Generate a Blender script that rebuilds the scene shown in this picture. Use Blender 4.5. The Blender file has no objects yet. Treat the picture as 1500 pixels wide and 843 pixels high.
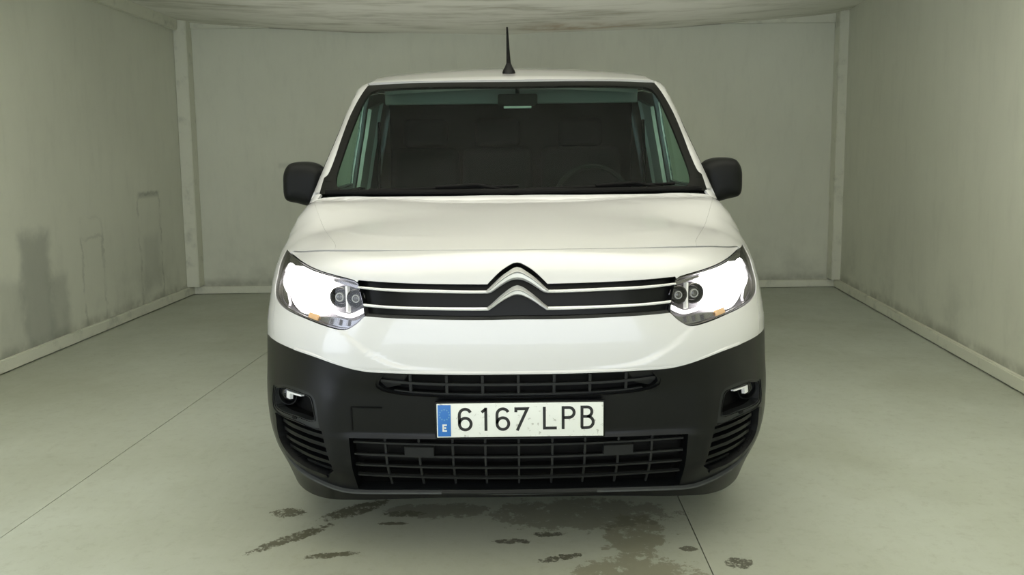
import bpy, bmesh, math
import numpy as np
from mathutils import Vector, Matrix
from mathutils.geometry import tessellate_polygon

S = bpy.context.scene
COL = S.collection

# ---------------------------------------------------------------- camera
cam_data = bpy.data.cameras.new('camera')
cam = bpy.data.objects.new('camera', cam_data)
COL.objects.link(cam)
cam_data.sensor_width = 36.0
cam_data.lens = 1200.0/1500.0*36.0
cam_data.shift_y = (367.0-421.5)/1500.0
cam_data.clip_start = 0.05
_p, _y, _r = math.atan(137/1200), math.radians(.33), math.radians(.6)
_fw = Vector((math.sin(_y)*math.cos(_p), math.cos(_y)*math.cos(_p), -math.sin(_p)))
_rt = Vector((math.cos(_y), -math.sin(_y), 0)); _up = _rt.cross(_fw)
_r2 = _rt*math.cos(_r)-_up*math.sin(_r); _u2 = _rt*math.sin(_r)+_up*math.cos(_r)
cam.matrix_world = Matrix(((_r2.x, _u2.x, -_fw.x, -.03), (_r2.y, _u2.y, -_fw.y, -2.485), (_r2.z, _u2.z, -_fw.z, 1.30), (0, 0, 0, 1)))
S.camera = cam

# ---------------------------------------------------------------- world, lights, exposure
S.view_settings.view_transform = 'Standard'
S.view_settings.look = 'None'
S.view_settings.gamma = 1.0
S.view_settings.use_curve_mapping = False
S.view_settings.exposure = 0.0
world = bpy.data.worlds.new('daylight'); S.world = world
world.use_nodes = True
bg = world.node_tree.nodes['Background']
bg.inputs[0].default_value = (.81, .875, .965, 1); bg.inputs[1].default_value = 3.2

def area_lamp(name, loc, sx, sy, power, colour, rot=(0, 0, 0)):
    d = bpy.data.lights.new(name, 'AREA'); d.shape = 'RECTANGLE'; d.size = sx; d.size_y = sy
    d.energy = power; d.color = colour
    o = bpy.data.objects.new(name, d); COL.objects.link(o); o.location = loc; o.rotation_euler = rot
    return o
# unseen lamps over the translucent ceiling sheet, the rearmost added to brighten the back
LAMP_TINT = (1.0, .962, .91)
for ly, w in ((-4.4, 290), (-2.2, 90), (.45, 300), (4.2, 20)):
    area_lamp('unseen_ceiling_lamp', (0, ly, 3.30), 4.4, 1.6, w, LAMP_TINT)

# GEOM BEGIN
# ---- van body as one implicit surface: X right, Y back from the nose, Z up (metres) ----
def lerp_tab(t, tab):
    ks = np.array([k for k, v in tab], float); vs = np.array([v for k, v in tab], float)
    m = np.gradient(vs, ks)
    t = np.clip(t, ks[0], ks[-1])
    i = np.clip(np.searchsorted(ks, t, side='right')-1, 0, len(ks)-2)
    h = ks[i+1]-ks[i]; s = (t-ks[i])/h
    return ((2*s**3-3*s**2+1)*vs[i] + (s**3-2*s**2+s)*h*m[i] + (-2*s**3+3*s**2)*vs[i+1] + (s**3-s**2)*h*m[i+1])
W_TAB = [(.10,.845),(.20,.875),(.28,.905),(.38,.928),(.48,.940),(.60,.945),(.75,.945),(.88,.945),(.98,.938),(1.06,.922),(1.14,.904),(1.23,.890),(1.33,.872),(1.43,.852),(1.53,.836),(1.63,.815),(1.73,.79),(1.85,.775),(2.0,.76)]
YC_TAB = [(.13,.09),(.23,.055),(.30,.03),(.38,.022),(.48,.012),(.58,.005),(.68,.0),(.76,.005),(.83,.018),(.90,.036),(.96,.062),(1.02,.105),(1.08,.165),(1.28,.38)]
HOOD_TAB = [(-.2,.955),(0.,.975),(.10,.992),(.20,1.011),(.35,1.038),(.6,1.078),(.8,1.106),(1.0,1.128),(1.3,1.15),(1.8,1.17),(5,1.18)]
ROOF_TAB = [(1.3,1.57),(1.5,1.635),(1.7,1.692),(1.9,1.738),(2.1,1.777),(2.3,1.806),(2.6,1.838),(3.0,1.858),(3.5,1.864),(4.,1.855),(4.5,1.83)]
WS_Y, WS_Z, WS_T = .93, 1.125, .74
def rnd(a, b, r):
    a2 = a+r; b2 = b+r
    return np.sqrt(np.maximum(a2, 0)**2+np.maximum(b2, 0)**2)+np.minimum(np.maximum(a2, b2), 0)-r
def smooth(a, b, t):
    t = np.clip((t-a)/(b-a), 0, 1); return t*t*(3-2*t)
def hood_d(x, y, z):
    cr = .072-.060*smooth(.62, 1.03, y)
    return (z-(lerp_tab(y, HOOD_TAB)-cr*(x/.8)**2+.005*np.exp(-((x-.52)/.16)**2)*smooth(.1, .5, y)))*.98
def field(x, y, z):
    x, y, z = np.broadcast_arrays(np.abs(np.asarray(x, float)), np.asarray(y, float), np.asarray(z, float))
    w = lerp_tab(z, W_TAB)-.035*np.clip((1.1-y)/1.1, 0, 1)**2-.03*np.clip((y-3.2)/1.2, 0, 1)**2
    d_side = (x-w)*.97
    d_front = (lerp_tab(z, YC_TAB)+.065*(x/.7)**2-y)*.95
    d_hood = hood_d(x, y, z)
    d_ws = (z-WS_Z-WS_T*(y-WS_Y-.13*(x/.75)**2))*.80
    d_roof = (z-lerp_tab(y, ROOF_TAB)+.035*(x/.72)**2)*.98
    d_top = np.minimum(d_hood, rnd(d_ws, d_roof, .035))
    d_plan = rnd(d_front, d_side, .36+.12*smooth(.33, .68, z)+.10*smooth(.68, .88, z))
    d_plan = rnd(d_plan, y-4.36, .10)
    r_t = .05+.09*smooth(.15, .5, y)-.08*smooth(.8, 1.1, y)+.02*smooth(1.8, 2.2, y)
    return rnd(d_plan, d_top, r_t)
def normal(P):
    e = 1e-4
    g = np.stack([field(P[:,0]+e,P[:,1],P[:,2])-field(P[:,0]-e,P[:,1],P[:,2]),
                  field(P[:,0],P[:,1]+e,P[:,2])-field(P[:,0],P[:,1]-e,P[:,2]),
                  field(P[:,0],P[:,1],P[:,2]+e)-field(P[:,0],P[:,1],P[:,2]-e)], 1)
    return g/np.maximum(np.linalg.norm(g, axis=1, keepdims=True), 1e-9)
def shoot(O, D, tmax=3.0):
    """outward from inside: the point where each ray leaves the body"""
    lo = np.zeros(len(O)); hi = np.full(len(O), tmax)
    for _ in range(36):
        m = (lo+hi)/2; P = O+D*m[:,None]
        ins = field(P[:,0],P[:,1],P[:,2]) < 0
        lo = np.where(ins, m, lo); hi = np.where(ins, hi, m)
    return O+D*((lo+hi)/2)[:,None]
Y0 = 1.30
def map_front(uv):      # (theta, z) about a vertical axis at y = Y0
    t, z = uv[:,0], uv[:,1]
    O = np.stack([0*t, 0*t+Y0, z], 1); D = np.stack([np.sin(t), -np.cos(t), 0*t], 1)
    return shoot(O, D)
def map_top(uv):        # (x, y) straight up
    x, y = uv[:,0], uv[:,1]
    O = np.stack([x, y, 0*x+.6], 1); D = np.stack([0*x, 0*x, 0*x+1], 1)
    return shoot(O, D, 2.0)
def map_side(uv, s):    # (y, z) out along +-x
    y, z = uv[:,0], uv[:,1]
    O = np.stack([0*y, y, z], 1); D = np.stack([0*y+s, 0*y, 0*y], 1)
    return shoot(O, D, 2.0)
def map_screen(uv):     # (x, z) forwards, for the windscreen
    x, z = uv[:,0], uv[:,1]
    O = np.stack([x, 0*x+3.2, z], 1); D = np.stack([0*x, 0*x-1, 0*x], 1)
    return shoot(O, D, 4.0)
# GEOM END
# ---------------------------------------------------------------- materials
def mat(name, col, rough=.5, metal=0., coat=0., spec=.5, emit=None, estr=0.):
    m = bpy.data.materials.new(name); m.use_nodes = True
    b = m.node_tree.nodes['Principled BSDF']
    b.inputs['Base Color'].default_value = (*col, 1); b.inputs['Roughness'].default_value = rough
    b.inputs['Metallic'].default_value = metal; b.inputs['Coat Weight'].default_value = coat
    b.inputs['Coat Roughness'].default_value = .03; b.inputs['Specular IOR Level'].default_value = spec
    if emit: b.inputs['Emission Color'].default_value = (*emit, 1); b.inputs['Emission Strength'].default_value = estr
    return m
class NT:
    def __init__(s, m): s.t = m.node_tree; s.b = s.t.nodes['Principled BSDF']
    def n(s, kind, **kw):
        o = s.t.nodes.new(kind)
        for k, v in kw.items(): setattr(o, k, v)
        return o
    def l(s, a, b): s.t.links.new(a, b)
    def val(s, sock, v):
        if hasattr(v, 'links') or hasattr(v, 'is_output'): s.l(v, sock)
        else: sock.default_value = v
    def math(s, op, a, b=0.0, c=0.0):
        o = s.n('ShaderNodeMath', operation=op)
        s.val(o.inputs[0], a); s.val(o.inputs[1], b); s.val(o.inputs[2], c)
        return o.outputs[0]
    def pos(s):
        g = s.n('ShaderNodeNewGeometry'); x = s.n('ShaderNodeSeparateXYZ'); s.l(g.outputs['Position'], x.inputs[0])
        return g.outputs['Position'], x.outputs[0], x.outputs[1], x.outputs[2]
    def noise(s, vec, scale, detail=4., rough=.6, stretch=None):
        if stretch:
            mp = s.n('ShaderNodeMapping'); mp.inputs['Scale'].default_value = stretch; s.l(vec, mp.inputs[0]); vec = mp.outputs[0]
        o = s.n('ShaderNodeTexNoise'); o.inputs['Scale'].default_value = scale; o.inputs['Detail'].default_value = detail
        o.inputs['Roughness'].default_value = rough; s.l(vec, o.inputs['Vector']); return o.outputs['Fac']
    def ramp(s, v, a, b, lo=0., hi=1.):
        o = s.n('ShaderNodeMapRange', interpolation_type='SMOOTHSTEP'); s.val(o.inputs[0], v)
        for i, q in enumerate((a, b, lo, hi)): o.inputs[i+1].default_value = q
        return o.outputs[0]
    def box(s, a, b, ca, cb, ha, hb):            # signed distance to a box in two coordinates
        da = s.math('SUBTRACT', s.math('ABSOLUTE', s.math('SUBTRACT', a, ca)), ha)
        db = s.math('SUBTRACT', s.math('ABSOLUTE', s.math('SUBTRACT', b, cb)), hb)
        return s.math('MAXIMUM', da, db)
    def mix(s, f, c1, c2):
        o = s.n('ShaderNodeMix', data_type='RGBA'); s.val(o.inputs[0], f)
        for k, c in ((6, c1), (7, c2)):
            if isinstance(c, tuple): o.inputs[k].default_value = (*c, 1)
            else: s.l(c, o.inputs[k])
        return o.outputs[2]
    def bump(s, h, strength, dist=.01):
        o = s.n('ShaderNodeBump'); o.inputs['Strength'].default_value = strength; o.inputs['Distance'].default_value = dist
        s.l(h, o.inputs['Height']); s.l(o.outputs[0], s.b.inputs['Normal'])
def glass_mat(name, tint, f0=.04, graze=.9):
    """a thin pane: tinted transmission plus a mirror layer that grows towards grazing angles"""
    m = bpy.data.materials.new(name); m.use_nodes = True
    t = m.node_tree; t.nodes.remove(t.nodes['Principled BSDF'])
    tr = t.nodes.new('ShaderNodeBsdfTransparent'); tr.inputs[0].default_value = (*tint, 1)
    gl = t.nodes.new('ShaderNodeBsdfGlossy'); gl.inputs['Roughness'].default_value = .02
    lw = t.nodes.new('ShaderNodeLayerWeight'); lw.inputs[0].default_value = .5
    pw = t.nodes.new('ShaderNodeMath'); pw.operation = 'POWER'; pw.inputs[1].default_value = 5.
    ma = t.nodes.new('ShaderNodeMath'); ma.operation = 'MULTIPLY_ADD'; ma.inputs[1].default_value = graze; ma.inputs[2].default_value = f0
    mx = t.nodes.new('ShaderNodeMixShader')
    t.links.new(lw.outputs['Facing'], pw.inputs[0]); t.links.new(pw.outputs[0], ma.inputs[0])
    t.links.new(ma.outputs[0], mx.inputs[0]); t.links.new(tr.outputs[0], mx.inputs[1]); t.links.new(gl.outputs[0], mx.inputs[2])
    t.links.new(mx.outputs[0], t.nodes['Material Output'].inputs[0])
    return m
WHITE = mat('white_paint', (.672, .668, .68), .30, 0, 1.0)
DARK = mat('dark_plastic', (.0032, .0036, .0042), .32, 0, 0, .27)
DARK2 = mat('dark_gloss_plastic', (.005, .0055, .006), .3, 0, 0, .18)
SLAT = mat('slat_plastic', (.011, .012, .012), .5, 0, 0, .35)
BLACK = mat('black_plastic', (.004, .004, .004), .7, 0, 0, .15)
FRIT = mat('black_ceramic_border', (.004, .0045, .004), .2, 0, 0, .14)
CHROME = mat('chrome', (.85, .85, .85), .14, 1.0)
SATIN = mat('satin_silver', (.50, .50, .495), .32, .35)
BARWHITE = mat('bright_bar', (.96, .96, .955), .3, 0, .5)
DARKCHROME = mat('dark_chrome', (.22, .21, .22), .22, 1.0)
SMOKE = mat('smoked_housing', (.10, .095, .10), .35, .6)
LAMPLIT = mat('lit_reflector', (1, 1, 1), .4, 0, 0, .5, (1.0, .985, .97), 7.0)
DRL = mat('lit_light_guide', (1, 1, 1), .4, 0, 0, .5, (1.0, .98, .96), 1.5)
AMBER = mat('amber_indicator', (.80, .50, .26), .3)
RUBBER = mat('tyre_rubber', (.012, .012, .012), .8)
STEEL = mat('grey_wheel_trim', (.35, .36, .36), .35, .7)
TRIM = mat('cabin_trim', (.012, .0135, .0125), .85, 0, 0, .15)
HEADLINER = mat('headliner_fabric', (.22, .23, .215), .9)
GREYTRIM = mat('grey_pillar_trim', (.70, .71, .68), .8)
SEATFAB = mat('seat_fabric', (.010, .011, .0115), .95, 0, 0, .1)
GLASS = glass_mat('tinted_glass', (.54, .70, .63), .012, .6)
SIDEGLASS = glass_mat('side_glass', (.60, .76, .68), .01, .25)
LENS = glass_mat('clear_lens', (.96, .96, .96))
MIRRORGLASS = mat('mirror_glass', (.75, .78, .8), .02, 1.0)
PLATEWHITE = mat('plate_white', (.80, .82, .78), .4)
PLATEBLUE = mat('plate_blue', (.025, .16, .52), .4)
PLATEINK = mat('plate_ink', (.006, .006, .006), .5)
STARS = mat('star_print', (.12, .32, .55), .5)
REDLENS = mat('red_lens', (.35, .01, .01), .2)
_n = NT(DARK); _v = _n.pos()[0]; _n.bump(_n.noise(_v, 900, 2), .08, .001)
_n = NT(PLATEWHITE); _v = _n.pos()[0]
_n.l(_n.mix(_n.ramp(_n.noise(_v, 75, 3), .60, .74), (.80, .82, .78), (.42, .42, .38)), _n.b.inputs['Base Color'])

# ---------------------------------------------------------------- mesh helpers
def empty(name, loc=(0, 0, 0), parent=None):
    o = bpy.data.objects.new(name, None); COL.objects.link(o); o.location = loc; o.parent = parent; o.empty_display_size = .1
    return o
def mk(name, verts, faces, m, parent=None, smooth=False, auto=None):
    me = bpy.data.meshes.new(name); me.from_pydata([tuple(map(float, v)) for v in verts], [], [tuple(f) for f in faces])
    me.materials.append(m)
    if smooth: me.polygons.foreach_set('use_smooth', [True]*len(me.polygons))
    if auto:
        bm = bmesh.new(); bm.from_mesh(me)
        for e in bm.edges:
            if len(e.link_faces) == 2 and e.calc_face_angle(0) > auto: e.smooth = False
        bm.to_mesh(me); bm.free()
    me.update()
    o = bpy.data.objects.new(name, me); COL.objects.link(o); o.parent = parent
    return o
def fix(name, bm, m, parent=None, smooth=True, ang=.6):
    bmesh.ops.recalc_face_normals(bm, faces=bm.faces[:])
    me = bpy.data.meshes.new(name)
    for f in bm.faces: f.smooth = smooth
    for e in bm.edges:
        if len(e.link_faces) == 2 and e.calc_face_angle(0) > ang: e.smooth = False
    bm.to_mesh(me); bm.free(); me.materials.append(m)
    o = bpy.data.objects.new(name, me); COL.objects.link(o); o.parent = parent
    return o
def add_box(bm, c, s, rot=None, bev=0.):
    r = bmesh.ops.create_cube(bm, size=1.0)
    M = Matrix.Translation(c) @ (rot or Matrix.Identity(4)) @ Matrix.Diagonal((*s, 1))
    bmesh.ops.transform(bm, matrix=M, verts=r['verts'])
    if bev:
        es = list({e for v in r['verts'] for e in v.link_edges})
        bmesh.ops.bevel(bm, geom=es, offset=bev, segments=3, affect='EDGES', profile=.5)
def box(name, c, s, m, parent=None, rot=None, bev=.004):
    bm = bmesh.new(); add_box(bm, c, s, rot, bev); return fix(name, bm, m, parent)
def add_tube(bm, pts, r, seg=10, cap=True):
    pts = [Vector(p) for p in pts]; rs = r if isinstance(r, (list, tuple)) else [r]*len(pts)
    rings = []; up = None
    for i, p in enumerate(pts):
        d = (pts[min(i+1, len(pts)-1)]-pts[max(i-1, 0)]).normalized()
        a = d.orthogonal().normalized() if up is None else (up-d*up.dot(d)).normalized()
        up = a; b = d.cross(a)
        rings.append([bm.verts.new(p+(a*math.cos(t)+b*math.sin(t))*rs[i]) for t in [2*math.pi*k/seg for k in range(seg)]])
    for A, B in zip(rings, rings[1:]):
        for k in range(seg): bm.faces.new((A[k], A[(k+1) % seg], B[(k+1) % seg], B[k]))
    if cap: bm.faces.new(rings[0][::-1]); bm.faces.new(rings[-1])
def tube(name, pts, r, m, parent=None, seg=10):
    bm = bmesh.new(); add_tube(bm, pts, r, seg); return fix(name, bm, m, parent)
def lathe(name, prof, m, parent=None, M=Matrix.Identity(4), seg=40):
    """profile of (radius, height) turned about local Z, placed by M"""
    bm = bmesh.new(); rings = []
    for r, h in prof:
        if r < 1e-6: rings.append([bm.verts.new(M @ Vector((0, 0, h)))])
        else: rings.append([bm.verts.new(M @ Vector((r*math.cos(2*math.pi*k/seg), r*math.sin(2*math.pi*k/seg), h))) for k in range(seg)])
    for A, B in zip(rings, rings[1:]):
        for k in range(seg):
            j = (k+1) % seg
            if len(A) == 1 and len(B) == 1: continue
            if len(A) == 1: bm.faces.new((A[0], B[j], B[k]))
            elif len(B) == 1: bm.faces.new((A[k], A[j], B[0]))
            else: bm.faces.new((A[k], A[j], B[j], B[k]))
    return fix(name, bm, m, parent)
def spline(pts, n=6, closed=False):
    """Catmull-Rom through the points; a third element marks a corner"""
    P = [np.array(p[:2], float) for p in pts]; cor = [len(p) > 2 for p in pts]; out = []; N = len(P)
    for i in range(N if closed else N-1):
        a, b = P[i], P[(i+1) % N]
        pa = P[i-1] if (closed or i > 0) and not cor[i] else a
        pb = P[(i+2) % N] if (closed or i+2 < N) and not cor[(i+1) % N] else b
        L = max(np.linalg.norm(b-a), 1e-6)
        ma = (b-pa)*L/max(L+np.linalg.norm(a-pa), 1e-6) if not cor[i] else (b-a)
        mb = (pb-a)*L/max(L+np.linalg.norm(pb-b), 1e-6) if not cor[(i+1) % N] else (b-a)
        for k in range(n):
            s = k/n
            out.append((2*s**3-3*s**2+1)*a+(s**3-2*s**2+s)*ma+(-2*s**3+3*s**2)*b+(s**3-s**2)*mb)
    if not closed: out.append(P[-1])
    return [tuple(q) for q in out]
def surf(name, fn, loops, m, parent, du, dv, off=0., thick=.012, offn=None):
    """a body panel: 2-D outline (with holes) laid on the body surface, with a turned-in rim"""
    flat = [p for L in loops for p in L]
    tris = tessellate_polygon([[Vector((p[0], p[1], 0)) for p in L] for L in loops])
    bm = bmesh.new(); vs = [bm.verts.new((p[0], p[1], 0)) for p in flat]
    for t in tris:
        if len(set(t)) == 3:
            try: bm.faces.new([vs[i] for i in t])
            except ValueError: pass
    A = np.array(flat, float)
    for ax, d in ((0, du), (1, dv)):
        k = math.floor(A[:,ax].min()/d)+1
        while k*d < A[:,ax].max():
            co = [0, 0, 0]; no = [0, 0, 0]; co[ax] = k*d; no[ax] = 1
            bmesh.ops.bisect_plane(bm, geom=bm.verts[:]+bm.edges[:]+bm.faces[:], dist=1e-6, plane_co=co, plane_no=no); k += 1
    bmesh.ops.remove_doubles(bm, verts=bm.verts[:], dist=1e-5)
    bmesh.ops.triangulate(bm, faces=bm.faces[:])
    for f in bm.faces:
        f.normal_update()
        if f.normal.z < 0: f.normal_flip()
    bm.verts.index_update()
    uv = np.array([(v.co.x, v.co.y) for v in bm.verts])
    faces = [tuple(v.index for v in f.verts) for f in bm.faces]
    edge = []
    for f in bm.faces:
        for lp in f.loops:
            if len(lp.edge.link_faces) == 1: edge.append((lp.vert.index, lp.link_loop_next.vert.index))
    bm.free()
    P = fn(uv); N = normal(P)
    if offn is None: P = P+N*off
    else:                                           # normals follow the added relief
        def full(q): p = fn(q); return p+normal(p)*(offn(q)+off)[:,None]
        e = 1.5e-3; a, b = np.array([[e, 0.]]), np.array([[0., e]])
        c = np.cross(full(uv+a)-full(uv-a), full(uv+b)-full(uv-b)); c /= np.maximum(np.linalg.norm(c, axis=1, keepdims=True), 1e-12)
        c *= np.where((c*N).sum(1) < 0, -1, 1)[:,None]
        P = full(uv); N = c
    vote = 0.
    for f in faces: vote += np.dot(np.cross(P[f[1]]-P[f[0]], P[f[2]]-P[f[0]]), N[f[0]])
    if vote < 0: faces = [f[::-1] for f in faces]; edge = [(b, a) for a, b in edge]
    V = [tuple(p) for p in P]; ln = [tuple(N[i]) for f in faces for i in f]; F = list(faces); dup = {}
    if thick:
        Q = P-N*thick
        def d(i, back):
            k = (i, back)
            if k not in dup: dup[k] = len(V); V.append(tuple(Q[i] if back else P[i]))
            return dup[k]
        for a, b in edge:
            n = np.cross(P[a]-P[b], Q[b]-P[b]); n = n/max(np.linalg.norm(n), 1e-9)
            F.append((d(b, 0), d(a, 0), d(a, 1), d(b, 1))); ln += [tuple(-n)]*4
    me = bpy.data.meshes.new(name); me.from_pydata(V, [], F); me.materials.append(m)
    me.polygons.foreach_set('use_smooth', [True]*len(me.polygons))
    # rim normals: take them from the real face, outwards of the panel
    if len(ln) == len(me.loops):
        nf = len(faces)*3; arr = [Vector(x) for x in ln]
        for pi in range(len(faces), len(me.polygons)):
            nn = me.polygons[pi].normal
            for q in me.polygons[pi].loop_indices: arr[q] = nn.copy()
        me.normals_split_custom_set(arr)
    o = bpy.data.objects.new(name, me); COL.objects.link(o); o.parent = parent
    return o
def strip(name, fn, top, bot, m, parent, prof, fade=None):
    """a moulding between two (u, v) curves; prof = [(fraction across, height off the body)]"""
    def res(c):
        c = np.array(c, float); return c
    T, B = np.array(top, float), np.array(bot, float)
    rows = []
    for f, h in prof:
        uv = T*(1-f)+B*f; P = fn(uv); rows.append(P+normal(P)*(h if fade is None else h*fade(uv)[:,None]))
    V = np.concatenate(rows); k = len(T); F = []
    for r in range(len(rows)-1):
        for i in range(k-1): F.append((r*k+i, r*k+i+1, (r+1)*k+i+1, (r+1)*k+i))
    bm = bmesh.new(); vs = [bm.verts.new(p) for p in V]
    for f in F: bm.faces.new([vs[i] for i in f])
    return fix(name, bm, m, parent, True, .25)
def resample(pts, n):
    P = np.array(pts, float); s = np.concatenate([[0], np.cumsum(np.linalg.norm(np.diff(P, axis=0), axis=1))])
    t = np.linspace(0, s[-1], n)
    return np.stack([np.interp(t, s, P[:,0]), np.interp(t, s, P[:,1])], 1)
def mir(L): return [(-p[0], *p[1:]) for p in L][::-1]
def sym(half):           # half outline given for u <= 0 from the top centre to the bottom centre
    return half+[(-p[0], *p[1:]) for p in half[::-1] if abs(p[0]) > 1e-6]
def inv_front(P): return [(math.atan2(p[0], Y0-p[1]), p[2]) for p in P]
def tag(o, label, cat, group=None):
    o['label'] = label; o['category'] = cat
    if group: o['group'] = group
def structure(o): o['kind'] = 'structure'; return o

# ---------------------------------------------------------------- the photo bay
LW = lambda y: -3.173+.022*(y-2.48)                       # the side walls are not quite parallel
RW = lambda y: 2.768+.1181*(max(y, .9)-1.829)
BACK, FRONT, CEIL = 5.45, -6.0, 2.64
WALLC = (.73, .74, .635)
def wall_mat(name, marks=None):
    m = mat(name, WALLC, .75); n = NT(m); v, x, y, z = n.pos()
    big = n.ramp(n.noise(v, .9, 4), .3, .75); fine = n.noise(v, 9, 5, .7, (1, 1, .25))
    c = n.mix(n.math('MULTIPLY', big, .5), WALLC, tuple(.86*k for k in WALLC))
    c = n.mix(n.math('MULTIPLY', n.ramp(fine, .45, .8), .10), c, (.24, .25, .20))
    # dust and scuffs near the floor
    low = n.math('MULTIPLY', n.ramp(z, .75, .05), n.ramp(n.noise(v, 2.4, 5), .42, .75))
    c = n.mix(n.math('MULTIPLY', low, .35), c, (.25, .26, .215))
    edge = n.math('MULTIPLY', n.ramp(z, .17, .09), n.ramp(n.noise(v, 6, 3), .2, .7))
    c = n.mix(n.math('MULTIPLY', edge, .55), c, (.19, .19, .15))
    if marks: c = marks(n, c, v, x, y, z)
    n.l(c, n.b.inputs['Base Color']); n.bump(n.noise(v, 30, 4), .10, .004)
    return m
def left_marks(n, c, v, x, y, z):
    wob = n.math('MULTIPLY', n.math('SUBTRACT', n.noise(v, 5, 4), .5), .16)
    def patch(c, cy, cz, hy, hz, f, soft=.09):
        d = n.math('ADD', n.box(y, z, cy, cz, hy, hz), wob)
        return n.mix(n.math('MULTIPLY', n.ramp(d, soft, -.03), f), c, (.20, .215, .195))
    c = patch(c, 2.93, .40, .14, .40, .50); c = patch(c, 3.19, .25, .08, .22, .38); c = patch(c, 2.64, .30, .10, .22, .25)
    c = patch(c, 4.62, .42, .12, .20, .22)
    w2 = n.math('MULTIPLY', n.math('SUBTRACT', n.noise(v, 12, 3), .5), .11)
    def outline(c, cy, cz, hy, hz, f, w=.022):
        d = n.math('ABSOLUTE', n.math('ADD', n.box(y, z, cy, cz, hy, hz), w2))
        k = n.math('MULTIPLY', n.ramp(d, w, .002), n.ramp(n.noise(v, 4, 3), .35, .6))
        return n.mix(n.math('MULTIPLY', k, f), c, (.165, .175, .14))
    c = outline(c, 4.62, .42, .20, .60, .34); c = outline(c, 3.66, .28, .15, .45, .20); c = outline(c, 3.66, .40, .15, .48, .12)
    d = n.box(y, z, 4.62, 1.01, .17, .012)
    return n.mix(n.math('MULTIPLY', n.ramp(d, .03, -.01), .38), c, (.17, .18, .15))
def back_marks(n, c, v, x, y, z):
    d = n.math('ADD', n.box(x, z, -1.95, 1.24, .26, .012), n.math('MULTIPLY', n.math('SUBTRACT', n.noise(v, 6, 3), .5), .05))
    return n.mix(n.math('MULTIPLY', n.ramp(d, .03, -.01), .25), c, (.28, .29, .24))
WL, WB, WR = wall_mat('left_wall_paint', left_marks), wall_mat('back_wall_paint', back_marks), wall_mat('right_wall_paint')
TRIMC = mat('white_trim_paint', (.73, .735, .625), .7); _n = NT(TRIMC); _v = _n.pos()[0]
_n.l(_n.mix(_n.ramp(_n.noise(_v, 7, 5), .5, .8, 0, .5), (.73, .735, .625), (.30, .31, .26)), _n.b.inputs['Base Color'])

def wall(name, a, b, h, m, th=.12):
    """vertical wall from a to b (x, y), thickness to the outside (right-hand side of a->b)"""
    a, b = Vector((*a, 0)), Vector((*b, 0)); d = (b-a).normalized(); o = Vector((d.y, -d.x, 0))*th
    V = [a, b, b+o, a+o]; V = [tuple(v) for v in V]+[(v.x, v.y, h) for v in V]
    F = [(0, 1, 5, 4), (1, 2, 6, 5), (2, 3, 7, 6), (3, 0, 4, 7), (4, 5, 6, 7), (3, 2, 1, 0)]
    return structure(mk(name, V, F, m))
DOOR0, DOOR1, DOORH = -.40, -2.20, 2.25                # unseen side door inferred from the bumper's blue sheen, widened to strengthen it
wall('wall_left', (LW(BACK), BACK), (LW(DOOR0), DOOR0), CEIL+.95, WL).data.flip_normals()
wall('wall_left', (LW(DOOR1), DOOR1), (LW(FRONT), FRONT), CEIL+.95, WL).data.flip_normals()
structure(box('wall_left', (LW(-1.15)-.06, (DOOR0+DOOR1)/2, (DOORH+CEIL+.95)/2), (.12, DOOR0-DOOR1, CEIL+.95-DOORH), WL, bev=0))
wall('wall_back', (RW(BACK), BACK), (LW(BACK), BACK), CEIL+.95, WB).data.flip_normals()
V = [(RW(FRONT), FRONT), (RW(.9), .9), (RW(BACK), BACK)]; O = [(p[0]+.12, p[1]) for p in V]
VV = [(x, y, z) for z in (0, CEIL+.95) for x, y in V+O]
structure(mk('wall_right', VV, [(0, 1, 7, 6), (1, 2, 8, 7), (3, 9, 10, 4), (4, 10, 11, 5), (6, 7, 10, 9), (7, 8, 11, 10), (0, 6, 9, 3), (2, 5, 11, 8)], WR))
# lintel over the wide drive-in opening
fl, fr = LW(FRONT), RW(FRONT)
structure(box('wall_front', ((fl+fr)/2, FRONT-.06, 2.99), (fr-fl, .12, 1.18), WB, bev=0))

# floor: three concrete bays with open joints between them
FLOOR = mat('painted_concrete', (.47, .475, .41), .55)
n = NT(FLOOR); v, x, y, z = n.pos()
c = n.mix(n.ramp(n.noise(v, .8, 5), .35, .7), (.50, .53, .468), (.42, .442, .37))
c = n.mix(n.math('MULTIPLY', n.ramp(n.noise(v, 20, 8, .8), .48, .75), .42), c, (.27, .265, .20))
c = n.mix(n.math('MULTIPLY', n.ramp(n.noise(v, 5, 4, .6, (6, .6, 1)), .5, .8), .22), c, (.55, .56, .50))
c = n.mix(n.math('MULTIPLY', n.ramp(x, -.6, -2.2), n.math('MULTIPLY', n.ramp(y, -.5, 2.0), .10)), c, (.36, .35, .24))
def spot(cx, cy, rx, ry, rot=0.):
    dx, dy = n.math('SUBTRACT', x, cx), n.math('SUBTRACT', y, cy)
    ca, sa = math.cos(rot), math.sin(rot)
    a = n.math('DIVIDE', n.math('ADD', n.math('MULTIPLY', dx, ca), n.math('MULTIPLY', dy, sa)), rx)
    b = n.math('DIVIDE', n.math('SUBTRACT', n.math('MULTIPLY', dy, ca), n.math('MULTIPLY', dx, sa)), ry)
    r = n.math('SQRT', n.math('ADD', n.math('MULTIPLY', a, a), n.math('MULTIPLY', b, b)))
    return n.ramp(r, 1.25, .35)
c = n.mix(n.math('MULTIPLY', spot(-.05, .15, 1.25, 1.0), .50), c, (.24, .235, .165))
blot = n.noise(v, 15, 9, .76); blot2 = n.noise(v, 36, 8, .78)
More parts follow.
